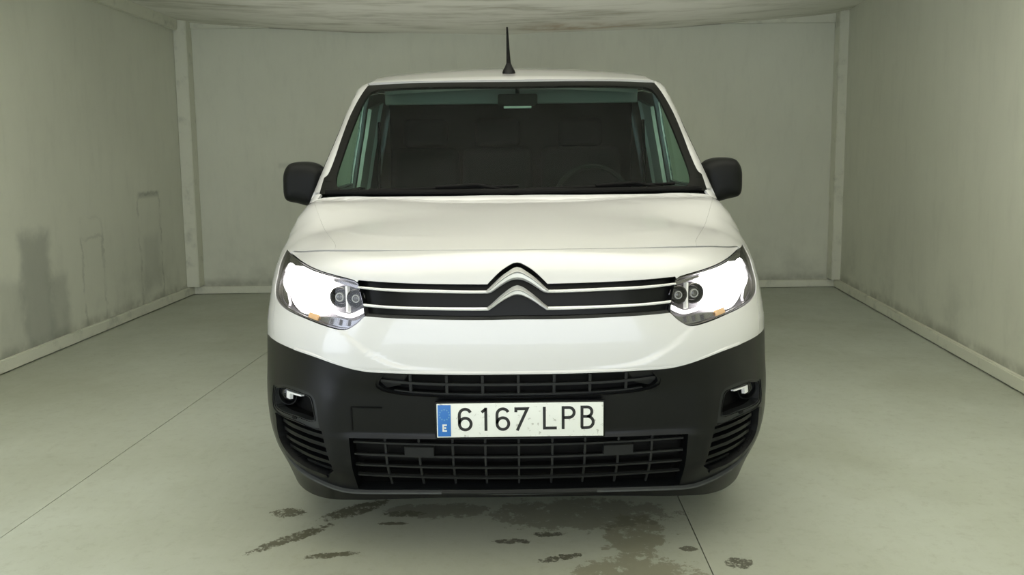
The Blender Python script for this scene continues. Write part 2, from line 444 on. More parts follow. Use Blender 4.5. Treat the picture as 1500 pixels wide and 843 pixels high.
def stain_or_shade(c, spots, th, f, col, tex):
    k = None
    for sp in spots:
        q = spot(*sp); k = q if k is None else n.math('MAXIMUM', k, q)
    e = n.math('ADD', tex, n.math('MULTIPLY', n.math('SUBTRACT', k, 1.), .40))
    return n.mix(n.math('MULTIPLY', n.ramp(e, th-.02, th+.04), f), c, col)
c = stain_or_shade(c, [(.40, .20, .17, .26, -.3), (.36, -.06, .30, .17)], .41, .72, (.17, .158, .105), blot)
c = stain_or_shade(c, [(.70, .0, .07, .06), (.13, .05, .12, .035, .3), (.10, .22, .10, .03), (.56, .10, .05, .03), (-.02, .17, .11, .03)], .44, .9, (.075, .07, .05), blot2)
c = stain_or_shade(c, [(-.60, .44, .22, .07, .62), (-.78, .22, .24, .05, .72), (-.62, .09, .14, .032, .15), (-.85, .42, .10, .06), (-.42, .40, .11, .045), (-.45, .32, .09, .02)], .43, .9, (.08, .075, .045), blot2)
c = stain_or_shade(c, [(.22, .38, .52, .20), (-.30, .42, .3, .1)], .40, .62, (.13, .125, .09), blot)  # dark dirt under the nose that also paints in deeper van shadow
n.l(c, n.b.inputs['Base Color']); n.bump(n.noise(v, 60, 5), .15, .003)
n.l(n.ramp(n.noise(v, 3, 4), .3, .7, .42, .62), n.b.inputs['Roughness'])
base = structure(box('floor', (0, -.4, -.11), (9, 13.2, .16), mat('joint_filler', (.10, .10, .085), .9), bev=0))
def slab(xa0, xa1, xb0, xb1, y0, y1):
    bm = bmesh.new(); g = .002
    lo = [(xa0+g, y0), (xb0-g, y0), (xb1-g, y1), (xa1+g, y1)]
    b_ = [bm.verts.new((*p, -.05)) for p in lo]; t_ = [bm.verts.new((*p, 0)) for p in lo]
    bm.faces.new(t_); bm.faces.new(b_[::-1])
    for i in range(4): bm.faces.new((b_[i], b_[(i+1) % 4], t_[(i+1) % 4], t_[i]))
    return fix('concrete_slab', bm, FLOOR, base, False)
j0, j1 = lambda y: -1.765+.0501*(y-1.044), lambda y: .60+.0620*(y+.072)*.35+.0*y
slab(-4, -4, j0(-7), j0(6.2), -7, 6.2); slab(j0(-7), j0(6.2), j1(-7), j1(6.2), -7, 6.2); slab(j1(-7), j1(6.2), 4.2, 4.2, -7, 6.2)

# ceiling: a sagging translucent sheet
CEILM = mat('ceiling_sheet', (.66, .67, .60), .8); n = NT(CEILM); v, x, y, z = n.pos()
c = n.mix(n.ramp(n.noise(v, 2.2, 6, .65, (.5, 2.2, 1)), .42, .72), (.54, .55, .49), (.33, .33, .275))
d = spot(.62, 5.15, .62, .22); c = n.mix(n.math('MULTIPLY', d, n.ramp(n.noise(v, 5, 4), .3, .7, .1, .75)), c, (.30, .23, .16))
n.l(c, n.b.inputs['Base Color']); n.bump(n.noise(v, 4, 4, .6, (1, 3, 1)), .35, .03)
_t = n.n('ShaderNodeBsdfTranslucent'); _d = n.n('ShaderNodeBsdfDiffuse'); _m = n.n('ShaderNodeMixShader'); _m.inputs[0].default_value = .5
n.l(c, _t.inputs[0]); n.l(c, _d.inputs[0]); n.l(_d.outputs[0], _m.inputs[1]); n.l(_t.outputs[0], _m.inputs[2])
n.l(_m.outputs[0], n.t.nodes['Material Output'].inputs[0])
NX, NY = 60, 90; V = []; F = []
for j in range(NY+1):
    yy = FRONT+(BACK-FRONT)*j/NY
    for i in range(NX+1):
        t = i/NX; xx = LW(yy)+(RW(yy)-LW(yy))*t
        sag = .155*(math.sin(math.pi*t)**.8)*(.82+.18*math.cos((yy-5.4)*2.4))
        wr = .006*math.sin(yy*9+3*math.sin(xx*2.1))*math.sin(math.pi*t)
        V.append((xx, yy, 2.60+.03*t-sag+wr))
for j in range(NY):
    for i in range(NX):
        a = j*(NX+1)+i; F.append((a, a+NX+1, a+NX+2, a+1))
structure(mk('ceiling', V, F, CEILM, None, True))
structure(box('ceiling', (0, -.3, CEIL+.98), (7, 12, .05), CEILM, bev=0)).name = 'ceiling_roof'

def beam(name, a, b, s, z0, z1, side, m=TRIMC):
    a, b = Vector((*a, 0)), Vector((*b, 0)); d = (b-a).normalized(); p = Vector((-d.y, d.x, 0))*side
    bm = bmesh.new(); q = [a, b, b+p*s, a+p*s]
    lo = [bm.verts.new((w.x, w.y, z0)) for w in q]; hi = [bm.verts.new((w.x, w.y, z1)) for w in q]
    bm.faces.new(lo); bm.faces.new(hi)
    for i in range(4): bm.faces.new((lo[i], lo[(i+1) % 4], hi[(i+1) % 4], hi[i]))
    bmesh.ops.recalc_face_normals(bm, faces=bm.faces[:])
    bmesh.ops.bevel(bm, geom=bm.edges[:], offset=.006, segments=2, affect='EDGES')
    return structure(fix(name, bm, m))
beam('baseboard_left', (LW(DOOR0), DOOR0), (LW(BACK), BACK), .035, .007, .085, -1)
beam('baseboard_back', (LW(BACK), BACK-.001), (RW(BACK), BACK-.001), .035, .005, .075, -1)
beam('baseboard_right', (RW(.9), .9), (RW(BACK), BACK), .035, .007, .085, 1)
beam('baseboard_front', (RW(.85), -5.9), (RW(.85), .89), .035, .007, .085, 1)
beam('trim_1', (LW(BACK)-.001, BACK-.14), (LW(BACK)-.001, BACK-.001), .12, .086, 2.60, -1)     # corner posts
beam('trim_2', (RW(BACK)+.001, BACK-.13), (RW(BACK)+.001, BACK-.001), .10, .086, 2.63, 1)
beam('trim_3', (LW(BACK)+.12, BACK-.001), (RW(BACK)-.10, BACK-.001), .04, 2.53, 2.63, -1)   # top rail on the back wall
beam('trim_4', (LW(DOOR0), DOOR0), (LW(BACK-.15), BACK-.15), .05, 2.50, 2.60, -1)

# ---------------------------------------------------------------- the van
van = empty('van')
tag(van, 'white panel van with black bumper and lit headlights parked facing the camera', 'van')

def at_top(pts): return map_top(np.array(pts, float))
def at_front(pts): return map_front(np.array(pts, float))
def fend_map(s):
    def f(uv):
        p, y = uv[:,0], uv[:,1]
        O = np.stack([0*p+s*.55, y, 0*p+.80], 1); D = np.stack([s*np.sin(p), 0*p, np.cos(p)], 1)
        return shoot(O, D, 1.5)
    return f
def inv_fend(P): return [(math.atan2(abs(p[0])-.55, p[2]-.80), p[1]) for p in P]
def side_map(s): return lambda uv: map_side(uv, s)
GAP = .0022
AR, AZ, AY1, AY2 = .375, .335, .89, 3.675            # wheel arches
def arch(yc, a0, a1, n=24):                          # angle from +y towards +z
    return [(yc+AR*math.cos(t), AZ+AR*math.sin(t)) for t in np.linspace(a0, a1, n)]

# shared lines, for x >= 0, as points on the body
seam = np.array(resample(spline([(0, .149), (.20, .168), (.375, .206), (.50, .250), (.622, .311), (.742, .421), (.835, .545)], 8), 40))
HL = [(-.916, .958, 1), (-.809, .953), (-.637, .941), (-.492, .923), (-.417, .911), (-.402, .903, 1), (-.381, .843), (-.370, .809, 1), (-.390, .783), (-.417, .763), (-.447, .762), (-.556, .779), (-.694, .796), (-.768, .814), (-.800, .840), (-.818, .882), (-.882, .938)]
hl = spline(HL, 6, True)                             # left headlight outline (theta, z)
k_tip, k_in, k_low, k_out = 0, 5*6, 7*6, 14*6         # tip, inner top corner, inner low corner, rearmost
btop = spline([(0, .627), (.165, .627), (.31, .630), (.37, .633), (.437, .648), (.52, .664), (.617, .671), (.70, .673), (.80, .672)], 6)
gtop = spline([(0, .9685), (.012, .966), (.040, .946), (.066, .916), (.074, .905, 1), (.122, .9055), (.208, .907), (.338, .911), (.402, .913)], 6)
gbot = spline([(0, .800), (.112, .799), (.246, .802), (.370, .806)], 6)

# bonnet lip between the seam, the grille and the headlights
s3 = at_top(np.column_stack([seam[:,0], seam[:,1]]))
hl3 = [(-p[0], p[1]) for p in hl]
seam_uv = inv_front(s3)
half = [(u, z-.0012-GAP*smooth(.30, .55, np.array(u))) for u, z in seam_uv[::-1] if u < .95]
_top = sorted(hl3[k_tip:k_in+1]); ztop = lambda u: float(np.interp(u, [p[0] for p in _top], [p[1] for p in _top]))
half = [(float(u), float(z)) for u, z in half if z > ztop(u)+.003 or u < .42]
u_end = half[0][0]; i_end = int(np.argmin([abs(p[0]-u_end) for p in seam_uv]))
tiptop = [(u+0., z+.003) for u, z in hl3[k_tip:k_in] if u < u_end+.006]
lip = [(-u, z) for u, z in half[:-1]]+[(u, z) for u, z in half[::-1]]
lowr = [(u, z) for u, z in tiptop]+[(.402, .914)]+[(u, z+.001) for u, z in gtop[::-1][1:]]
lip = [(-u, z) for u, z in half]+[(u, z) for u, z in half[::-1][1:]]+lowr+[(-u, z) for u, z in lowr[::-1][1:]]
hood_l = surf('hood_lip', map_front, [lip[::-1]], WHITE, van, .05, .03, 0, .003)

# bonnet
he = np.array(resample(spline([(.622, .313), (.632, .374), (.69, .54), (.751, .717), (.80, .86), (.845, 1.0), (.858, 1.10)], 8), 30))
cowl = spline([(0, .950), (.25, .963), (.441, .992), (.60, 1.028), (.683, 1.055), (.858, 1.105)], 6)
h_half = [(float(a), float(b)+GAP*float(smooth(.30, .5, np.array(a)))) for a, b in seam if a < .619]+[(a-.0003, b) for a, b in he]+[(a, b) for a, b in cowl[::-1][1:]]
hood = [(-a, b) for a, b in h_half[::-1][:-1]]
hood = hood+[(a, b) for a, b in h_half[1:]] if abs(h_half[0][0]) < 1e-6 else hood+h_half
hood_o = surf('hood', map_top, [hood], WHITE, van, .06, .05)

# front wings
for s in (-1, 1):
    wing = []
    he3 = at_top(np.column_stack([he[:,0]+.0003, he[:,1]]))
    lo = [i for i in range(len(seam)) if seam[i,0] > .624 and i <= i_end]
    sm3 = at_top(np.column_stack([seam[lo,0], seam[lo,1]+GAP]))
    top_hl = at_front([(u, z+.001) for u, z in hl3[k_tip+1:k_in][::-1] if u > u_end+.008])
    rear_hl = at_front([(u+.003, z) for u, z in [hl3[i] for i in list(range(k_tip, -1, -1))+list(range(len(hl3)-1, k_out-7, -1))]])
    wing += inv_fend(he3[::-1])+inv_fend(sm3)+inv_fend(top_hl)+inv_fend(rear_hl)
    b3 = at_front([(.70, .6745), (.75, .6742), (.80, .6738), (.86, .673), (.92, .673), (.985, .673)])
    wing += inv_fend(b3)
    a3 = [(y, z) for y, z in arch(AY1, math.radians(114), math.radians(38), 16)]
    P = map_side(np.array(a3), 1); wing += inv_fend(P)
    P = map_side(np.array([(1.183, .56), (1.183, .75), (1.183, .95), (1.186, 1.08), (1.15, 1.14), (1.125, 1.147)]), 1); wing += inv_fend(P)
    w = [(a, b) for a, b in wing]
    surf('wing', fend_map(s), [w], WHITE, van, .12, .06)

# white band under the grille and headlights
hb = list(gbot)
low_hl = [(u, z-.003) for u, z in hl3[k_low:k_out-5]]
wb = [(u, z-.001) for u, z in hb]+low_hl[1:]
bot = [(u, z+.0012) for u, z in btop if u < .705]
wb_half = wb+bot[::-1]
full = [(-u, z) for u, z in wb_half[::-1] if u > 1e-6]
full = wb_half+full
# order: top 0 -> right end -> bottom back to 0 -> bottom left -> left end -> top left
def crease(uv):                                     # the styling line that sweeps from the headlight to the intake
    u, z = np.abs(uv[:,0]), uv[:,1]
    zc = lerp_tab(u, [(0, .638), (.10, .6385), (.20, .641), (.25, .646), (.30, .661), (.35, .692), (.40, .733), (.45, .774), (.5, .815)])
    return .006*smooth(.010, -.010, z-zc)*smooth(.10, .26, u)*smooth(.625, .650, z)*smooth(.56, .40, u)
band = surf('bumper_upper_skin', map_front, [full], WHITE, van, .014, .010, 0, .012, crease)
ed = resample([(-u, z) for u, z in btop[::-1][14:]]+[(u, z) for u, z in btop[1:len(btop)-14]], 60)
strip('skin_lower_edge', map_front, np.column_stack([ed[:,0], ed[:,1]+.0115]), np.column_stack([ed[:,0], ed[:,1]+.0005]), WHITE, band, [(0, .0005), (.35, .006), (.8, .006), (1, -.012)])

# dark bumper with its openings
upin = sym([(0, .6255, 1), (-.318, .6265, 1), (-.334, .592), (-.318, .574), (-.255, .561), (-.092, .553), (0, .551)])
upin = [(-.318, .6265, 1), (-.334, .592), (-.315, .573), (-.255, .561), (-.092, .553), (0, .551), (.092, .553), (.255, .561), (.315, .573), (.334, .592), (.318, .6265, 1), (.165, .6245), (0, .6240), (-.165, .6245)]
upin = spline(upin, 4, True)
lowin = spline([(-.414, .409, 1), (-.412, .30), (-.412, .224, 1), (-.21, .2345), (0, .2365), (.21, .2345), (.412, .224, 1), (.412, .30), (.414, .409, 1), (.2, .4115), (0, .412), (-.2, .4115)], 4, True)
fog_out = [(-.708, .515), (-.690, .524), (-.616, .544), (-.530, .541), (-.507, .520), (-.492, .428), (-.520, .426), (-.570, .434), (-.675, .434), (-.706, .445)]
fog_out = spline([(*p, 1) if i in (5,) else p for i, p in enumerate(fog_out)], 4, True)
fog_in = spline([(-.690, .510), (-.672, .519), (-.630, .530), (-.535, .527), (-.523, .515), (-.511, .455), (-.525, .449), (-.572, .452), (-.655, .449), (-.688, .457)], 4, True)
vent = spline([(-.672, .430, 1), (-.575, .430), (-.486, .422, 1), (-.475, .36), (-.462, .290, 1), (-.49, .268), (-.55, .278), (-.62, .305), (-.662, .350)], 4, True)
arch_front = [(y, z) for y, z in arch(AY1, math.radians(200), math.radians(115), 16)]
af3 = map_side(np.array(arch_front), 1); af = inv_front(af3)
sk = spline([(0, .203), (.21, .199), (.42, .178), (.52, .155), (.62, .140), (.75, .140), (.86, .175)], 6)
b_half = [(u, z) for u, z in btop if u <= .80]+[(.86, .671), (.92, .671)]+[(u, z) for u, z in af[::-1]]+[(u, z) for u, z in sk[::-1]]
outer = [(u, z) for u, z in b_half]+[(-u, z) for u, z in b_half[::-1] if u > 1e-6]
def dent(uv):                                       # shallow moulding of the bumper between the intakes
    u, z = np.abs(uv[:,0]), uv[:,1]
    return -.010*smooth(.50, .36, u)*smooth(.625, .55, z)*smooth(.40, .43, z)+.006*np.exp(-((u-.455)/.03)**2)*smooth(.22, .30, z)*smooth(.62, .52, z)
bumper = surf('front_bumper', map_front, [outer, upin, lowin, fog_out, mir(fog_out), vent, mir(vent)], DARK, van, .035, .022, 0, .035, dent)
for nm, L, o in (('intake_backing', upin, -.05), ('grille_backing', lowin, -.07)):
    surf(nm, map_front, [[(u*1.02, z+(.004 if z > (.59 if nm[0] == 'i' else .33) else -.004)) for u, z in L]], BLACK, bumper, .08, .05, o, -.05)
def bar(name, a, b, w, m, parent, off=-.02, th=.02, vert=False, n=10):
    a, b = np.array(a, float), np.array(b, float); d = (b-a)/np.linalg.norm(b-a); p = np.array([-d[1], d[0]])*w/2
    L = [tuple(a+(b-a)*k/n+p) for k in range(n+1)]+[tuple(a+(b-a)*k/n-p) for k in range(n, -1, -1)]
    return surf(name, map_front, [L], m, parent, .06, .05, off, th)
def curve_bar(name, f, u0, u1, w, m, parent, off, th, n=22):
    us = np.linspace(u0, u1, n)
    L = [(u, f(u)+w/2) for u in us]+[(u, f(u)-w/2) for u in us[::-1]]
    return surf(name, map_front, [L], m, parent, .06, .05, off, th)
# upper intake lattice
curve_bar('intake_slat', lambda u: .5895+.012*(u/.33)**4, -.33, .33, .008, SLAT, bumper, -.012, .010)
curve_bar('intake_slat', lambda u: .557+.016*(u/.33)**4, -.30, .30, .007, SLAT, bumper, -.014, .010)
for u in (-.261, -.174, -.087, 0, .087, .174, .261): bar('intake_rib', (u, .560), (u, .625), .0065, SLAT, bumper, -.016, .010, n=3)
# ramps at the ends of the intake
for s in (-1, 1): surf('intake_end', map_front, [[(s*.333, .594), (s*.318, .6265), (s*.262, .626), (s*.285, .585), (s*.318, .575)]], DARK, bumper, .03, .03, -.022, .02)
# lower grille lattice
for z0 in (.3855, .345, .305, .2635):
    curve_bar('grille_slat', lambda u, z0=z0: z0+.004*(u/.41)**2-.0015, -.409, .409, .0062, SLAT, bumper, -.018, .010)
for u0 in (-.330, -.248, -.165, -.084, 0, .084, .165, .248, .330):
    bar('grille_rib', (u0, .226), (u0*1.01, .409), .0055, SLAT, bumper, -.024, .008, n=4)
for z0 in (.3650, .3250, .2845, .2500): curve_bar('rear_slat', lambda u, z0=z0: z0+.002, -.40, .40, .008, BLACK, bumper, -.045, .02)
for s in (-1, 1):
    surf('blanking_plate', map_front, [[(s*.212, .347), (s*.284, .347), (s*.284, .379), (s*.212, .379)]], mat('plate_dark_grey', (.011, .012, .012), .6, 0, 0, .3), bumper, .05, .05, -.010, .02)
# tow-eye cover to the left of the plate: a recessed seam
tow = [(-.405, .435), (-.405, .512), (-.330, .512), (-.330, .435)]
for a, b in ((0, 1), (1, 2)): bar('tow_cover_seam', tow[a], tow[b], .003, BLACK, bumper, -.0035, .004, n=4)
# lower lip
lt = spline([(0, .2285), (.21, .2300), (.40, .2220), (.45, .2190), (.513, .2300), (.60, .2560), (.655, .290), (.69, .34)], 6)
lt = resample(mir(lt)[:-1]+lt, 90)
wid = .011-.005*smooth(.45, .70, np.abs(lt[:,0]))
strip('lower_lip', map_front, lt, np.column_stack([lt[:,0], lt[:,1]-wid]), mat('lip_plastic', (.045, .048, .048), .45), bumper, [(0, -.004), (.15, .010), (.6, .012), (1, -.002)], lambda uv: smooth(.69, .58, np.abs(uv[:,0])))
lc = resample([(-.20, .2335), (-.15, .2335), (0, .2345), (.15, .2335), (.20, .2335)], 30)
strip('lip_step', map_front, lc, lc-np.array([0, .010]), SLAT, bumper, [(0, .002), (.5, .0125), (1, .0125)])
# undertray, turned under the nose
sk2 = resample(mir(sk)[:-1]+sk, 60)
strip('undertray', map_front, sk2+np.array([0, .004]), sk2-np.array([0, .05]), BLACK, bumper, [(0, -.01), (.4, -.03), (1, -.16)])

# fog-lamp recesses and vents, both sides
BEZEL = mat('bezel_plastic', (.012, .0135, .015), .38, 0, 0, .4)
for s in (-1, 1):
    mr = (lambda L: L) if s < 0 else mir
    fb = surf('fog_lamp_bezel', map_front, [mr(fog_out), mr(fog_in)], BEZEL, van, .03, .02, -.003, .03)
    fi = [(u*1.0, z) for u, z in fog_in]
    surf('recess_back', map_front, [mr([(u+(.004 if u > -.6 else -.004), z+(.003 if z > .49 else -.003)) for u, z in fi])], BLACK, fb, .06, .04, -.075, -.075)
    p = map_front(np.array([[s*.643, .494]]))[0]+np.array([-s*.010, .058, 0])
    M = Matrix.Translation(p) @ Matrix.Rotation(math.radians(90), 4, 'X') @ Matrix.Rotation(math.radians(s*22), 4, 'Y')
    lathe('fog_lamp', [(0, .012), (.018, .010), (.027, .002), (.031, -.006), (.036, .012), (.040, .012), (.042, -.03), (0, -.03)], DARK2, fb, M, 32)
    lathe('fog_lens', [(0, .020), (.016, .018), (.028, .010), (.034, .004)], LENS, fb, M, 32)
    # white strips painted in as the lamp glints at the top of the recess
    surf('glint_strip', map_front, [[(s*.640, .515), (s*.578, .519), (s*.580, .513), (s*.640, .509)]], BARWHITE, fb, .03, .02, -.022, .012)
    surf('glint_strip', map_front, [[(s*.662, .512), (s*.640, .514), (s*.640, .487), (s*.660, .487)]], BARWHITE, fb, .03, .02, -.026, .012)
    surf('screw_hole', map_front, [spline([(s*.575, .448), (s*.590, .447), (s*.590, .440), (s*.576, .440)], 3, True)], BLACK, fb, .03, .02, .0005, .004)
    surf('vent_back', map_front, [mr([(u, z) for u, z in vent])], BLACK, bumper, .06, .04, -.035, -.03)
    for a, b, w in (((-.655, .411), (-.483, .398), .013), ((-.652, .384), (-.480, .368), .013), ((-.646, .356), (-.475, .337), .013), ((-.632, .327), (-.468, .306), .013), ((-.560, .296), (-.466, .281), .010)):
        bar('vent_fin', (s*-a[0], a[1]) if s > 0 else a, (s*-b[0], b[1]) if s > 0 else b, w, DARK, bumper, -.012, .022, n=6)
    surf('vent_lip', map_front, [mr(spline([(-.672, .430), (-.662, .350), (-.62, .305), (-.55, .278), (-.49, .268), (-.49, .255), (-.555, .264), (-.632, .292), (-.684, .345), (-.694, .42)], 4, True))], DARK, bumper, .04, .03, .007, .02)

# ------------------------------------------------ grille
grl = [(u*1.0, z+.002) for u, z in gtop]
gh = [(u, z) for u, z in grl]+[(.381, .843), (.372, .806)]+[(u, z-.002) for u, z in gbot[::-1]]
gl_out = gh+[(-u, z) for u, z in gh[::-1] if u > 1e-6]
grille = surf('grille', map_front, [gl_out], DARK2, van, .05, .03, -.030, -.028)
sill = resample([(-u, z) for u, z in gbot[::-1]][:-1]+list(gbot), 50)
strip('grille_sill', map_front, sill+np.array([0, .012]), sill+np.array([0, -.001]), SLAT, grille, [(0, -.026), (.2, -.010), (1, -.004)])
mid = resample([(-.385, .866), (-.2, .862), (-.06, .860), (0, .893), (.06, .860), (.2, .862), (.385, .866)], 60)
up_t = [(.401, .896), (.318, .8935), (.207, .8915), (.114, .8885), (.076, .8885, 1), (.066, .900), (.040, .930), (.020, .947), (.010, .954), (0, .957)]
up_b = [(.401, .889), (.318, .8855), (.207, .8825), (.114, .8800), (.074, .8800, 1), (.064, .884), (.040, .905), (.020, .919), (.010, .923), (0, .9245)]
lo_t = [(.380, .8435), (.310, .8405), (.207, .8380), (.113, .8370), (.074, .8370, 1), (.066, .845), (.040, .874), (.020, .893), (.010, .900), (0, .9035)]
lo_b = [(.378, .8355), (.310, .8325), (.207, .8290), (.113, .8270), (.071, .8270, 1), (.060, .836), (.036, .857), (.020, .868), (.010, .873), (0, .875)]
def half_rows(t, b, k0, k1):
    T = spline(t, 6); B = spline(b, 6)
    return T[k0*6:k1*6+1], B[k0*6:k1*6+1]
for t, b in ((up_t, up_b), (lo_t, lo_b)):
    for s in (-1, 1):
        T, B = half_rows(t, b, 0, 4)
        T = [(s*u, z) for u, z in T]; B = [(s*u, z) for u, z in B]
        strip('trim_bar', map_front, T, B, BARWHITE, grille, [(0, -.022), (.04, -.004), (.5, 0), (.96, -.004), (1, -.022)])
    T, B = half_rows(t, b, 4, 9)
    T = [(-u, z) for u, z in T]+[(u, z) for u, z in T[::-1][1:]]; B = [(-u, z) for u, z in B]+[(u, z) for u, z in B[::-1][1:]]
    strip('chevron', map_front, T, B, SATIN, grille, [(0, -.022), (.03, .000), (.50, .016), (.60, .017), (.64, .010)])
    strip('chevron_lit_facet', map_front, T, B, BARWHITE, grille, [(.63, .0085), (.67, .011), (.97, .004), (1, -.022)])  # white lower facets against grey upper ones paint in the reflected light

# ------------------------------------------------ headlights
for s in (-1, 1):
    mr = (lambda L: L) if s < 0 else mir
    hlm = mr(hl)
    lamp = surf('headlight', map_front, [hlm], SMOKE, van, .05, .03, -.055, -.052)
    lamp['label'] = 'lit headlight at the van\'s right front corner' if s < 0 else 'lit headlight at the van\'s left front corner'
    rimo = hl; c0 = np.array(hl).mean(0)
    rimi = [tuple(c0+(np.array(p)-c0)*np.array([.972, .955])) for p in hl]
    surf('lamp_rim', map_front, [mr(rimo), mr(rimi)], DARKCHROME, lamp, .05, .03, -.012, .01)
    lit = spline([(-.850, .928), (-.755, .936), (-.617, .938), (-.52, .921), (-.494, .905), (-.492, .86), (-.497, .822), (-.520, .803), (-.60, .793), (-.665, .812), (-.715, .838), (-.785, .862)], 4, True)
    surf('main_beam_reflector', map_front, [mr(lit)], LAMPLIT, lamp, .05, .03, -.026, .02)
    surf('outer_bezel', map_front, [mr([(-.910, .955), (-.855, .932), (-.795, .862), (-.72, .835), (-.69, .81), (-.69, .80), (-.765, .82), (-.803, .85), (-.822, .89)])], DARKCHROME, lamp, .05, .03, -.02, .01)
    surf('upper_bezel', map_front, [mr([(-.90, .956), (-.805, .951), (-.67, .941), (-.74, .933), (-.82, .938)])], DARKCHROME, lamp, .05, .03, -.018, .01)
    surf('light_guide', map_front, [mr(spline([(-.500, .818), (-.47, .806), (-.435, .800), (-.415, .802), (-.385, .820), (-.384, .831), (-.415, .813), (-.435, .811), (-.468, .817), (-.49, .826)], 4, True))], DRL, lamp, .04, .03, -.016, .012)
    surf('light_guide', map_front, [mr([(-.412, .900), (-.455, .908), (-.49, .913), (-.49, .905), (-.45, .898), (-.415, .891)])], BARWHITE, lamp, .04, .03, -.016, .012)
    surf('lower_reflector', map_front, [mr(spline([(-.545, .789), (-.48, .797), (-.44, .794), (-.41, .792), (-.385, .803), (-.40, .784), (-.425, .770), (-.45, .769), (-.545, .785)], 3, True))], mat('bluish_reflector', (.26, .26, .28), .22, 1.0), lamp, .03, .02, -.024, .01)
    for uu in (-.425, -.452, -.482): bar('reflector_rib', (uu if s < 0 else -uu, .774), (uu*1.0 if s < 0 else -uu, .792), .006, DARKCHROME, lamp, -.016, .01, n=2)
    surf('indicator', map_front, [mr([(-.565, .783), (-.53, .779), (-.53, .797), (-.565, .800)])], AMBER, lamp, .03, .02, -.016, .012)
    for (uu, zz, r) in ((-.462, .858, .030), (-.410, .858, .027)):
        q = map_front(np.array([[uu if s < 0 else -uu, zz]])); nn = normal(q)[0]; q = q[0]-nn*.016
        M = Matrix.Translation(q) @ Vector((nn[0]*.4, -1, .05)).normalized().to_track_quat('Z', 'Y').to_matrix().to_4x4()
        lathe('projector_ring', [(r*1.16, -.03), (r*1.16, .002), (r*1.05, .006), (r*.95, .002), (r*.80, -.012), (r*.78, -.03)], DARKCHROME, lamp, M, 36)
        lathe('projector_lens', [(r*.78, -.014), (r*.62, -.003), (r*.35, .004), (0, .006)], mat('projector_glass', (.06, .06, .065), .06, .3, 1.0), lamp, M, 36)
        lathe('lens_ring', [(r*.50, .001), (r*.46, .006), (r*.38, .006), (r*.36, .003)], SATIN, lamp, M, 28)
    bar('bezel_brace', (s*.440, .893) if s > 0 else (-.440, .893), (s*.425, .815), .006, BARWHITE, lamp, -.006, .015, n=5)
    surf('bezel_top', map_front, [mr([(-.402, .898), (-.44, .905), (-.485, .912), (-.487, .905), (-.44, .896), (-.405, .889)])], DARKCHROME, lamp, .04, .03, -.010, .01)
    surf('clear_cover', map_front, [hlm], LENS, lamp, .05, .03, -.001, .012)

# ------------------------------------------------ number plate
PLY = -.014; PC = (.004, .487)
plate = box('number_plate', (PC[0], PLY, PC[1]), (.518, .004, .108), PLATEWHITE, van, None, .0015)
plate['label'] = 'white number plate reading 6167 LPB with a blue country band'
box('plate_holder', (PC[0], PLY+.012, PC[1]-.001), (.53, .02, .118), DARK, van, None, .004)
PX = lambda zx: PC[0]+(zx-92-670)*.000386
PZ = lambda zy: PC[1]-(zy-220)*.000398
def stroke(name, lines, w, m, y=PLY-.0022, px=True):
    bm = bmesh.new()
    for pts, closed in lines:
        P = [Vector((PX(a), PZ(b), 0)) for a, b in pts]; N_ = len(P); L, R = [], []
        for i in range(N_):
            a = P[i-1] if (i > 0 or closed) else None; b = P[(i+1) % N_] if (i < N_-1 or closed) else None
            d1 = (P[i]-a).normalized() if a else (b-P[i]).normalized(); d2 = (b-P[i]).normalized() if b else d1
            t = (d1+d2).normalized(); nn = Vector((-t.y, t.x, 0)); k = w/2/max(.5, nn.dot(Vector((-d1.y, d1.x, 0))))
            L.append(P[i]+nn*k); R.append(P[i]-nn*k)
        f = [[bm.verts.new((q.x, y, q.y)) for q in S_] for S_ in (L, R)]
        bk = [[bm.verts.new((q.x, y+.0012, q.y)) for q in S_] for S_ in (L, R)]
        for i in range(N_ if closed else N_-1):
            j = (i+1) % N_
            bm.faces.new((f[0][i], f[0][j], f[1][j], f[1][i]))
            bm.faces.new((f[0][j], f[0][i], bk[0][i], bk[0][j])); bm.faces.new((f[1][i], f[1][j], bk[1][j], bk[1][i]))
        if not closed:
            for i in (0, N_-1): bm.faces.new((f[0][i], f[1][i], bk[1][i], bk[0][i]))
    return fix(name, bm, m, plate, False)
def arc(cx, cy, rx, ry, a0, a1, n=12): return [(cx+rx*math.cos(math.radians(a)), cy-ry*math.sin(math.radians(a))) for a in np.linspace(a0, a1, n)]
SW = .0092
def six(cx):
    return [(arc(cx, 248, 47, 47, 0, 345, 26), True), (arc(cx, 176, 47, 47, 25, 180, 14)+[(cx-47, 205), (cx-47, 248)], False)]
stroke('plate_character', six(320), SW, PLATEINK)
stroke('plate_character', [([(452, 155), (486, 130)], False), ([(486, 118), (486, 305)], False)], SW, PLATEINK)
stroke('plate_character', six(623), SW, PLATEINK)
stroke('plate_character', [([(728, 158), (728, 130), (820, 130), (738, 305)], False)], SW, PLATEINK)
stroke('plate_character', [([(957, 117), (957, 288), (1057, 288)], False)], SW, PLATEINK)
stroke('plate_character', [([(1108, 298), (1108, 125)]+arc(1155, 165, 42, 40, 90, -90, 14)+[(1108, 205)], False)], SW, PLATEINK)
stroke('plate_character', [([(1260, 289), (1260, 122)]+arc(1302, 160, 38, 38, 90, -90, 12)+[(1270, 198)], False), ([(1300, 198)]+arc(1305, 243, 46, 45, 88, -90, 12)+[(1254, 289)], False)], SW, PLATEINK)
box('country_band', (PX(152), PLY-.002, PC[1]), (105*.000386, .002, .1), PLATEBLUE, plate, None, .0005)
stroke('country_letter', [([(172, 254), (142, 254), (142, 300), (172, 300)], False), ([(142, 277), (166, 277)], False)], .0048, PLATEWHITE, PLY-.0036)
bm = bmesh.new()
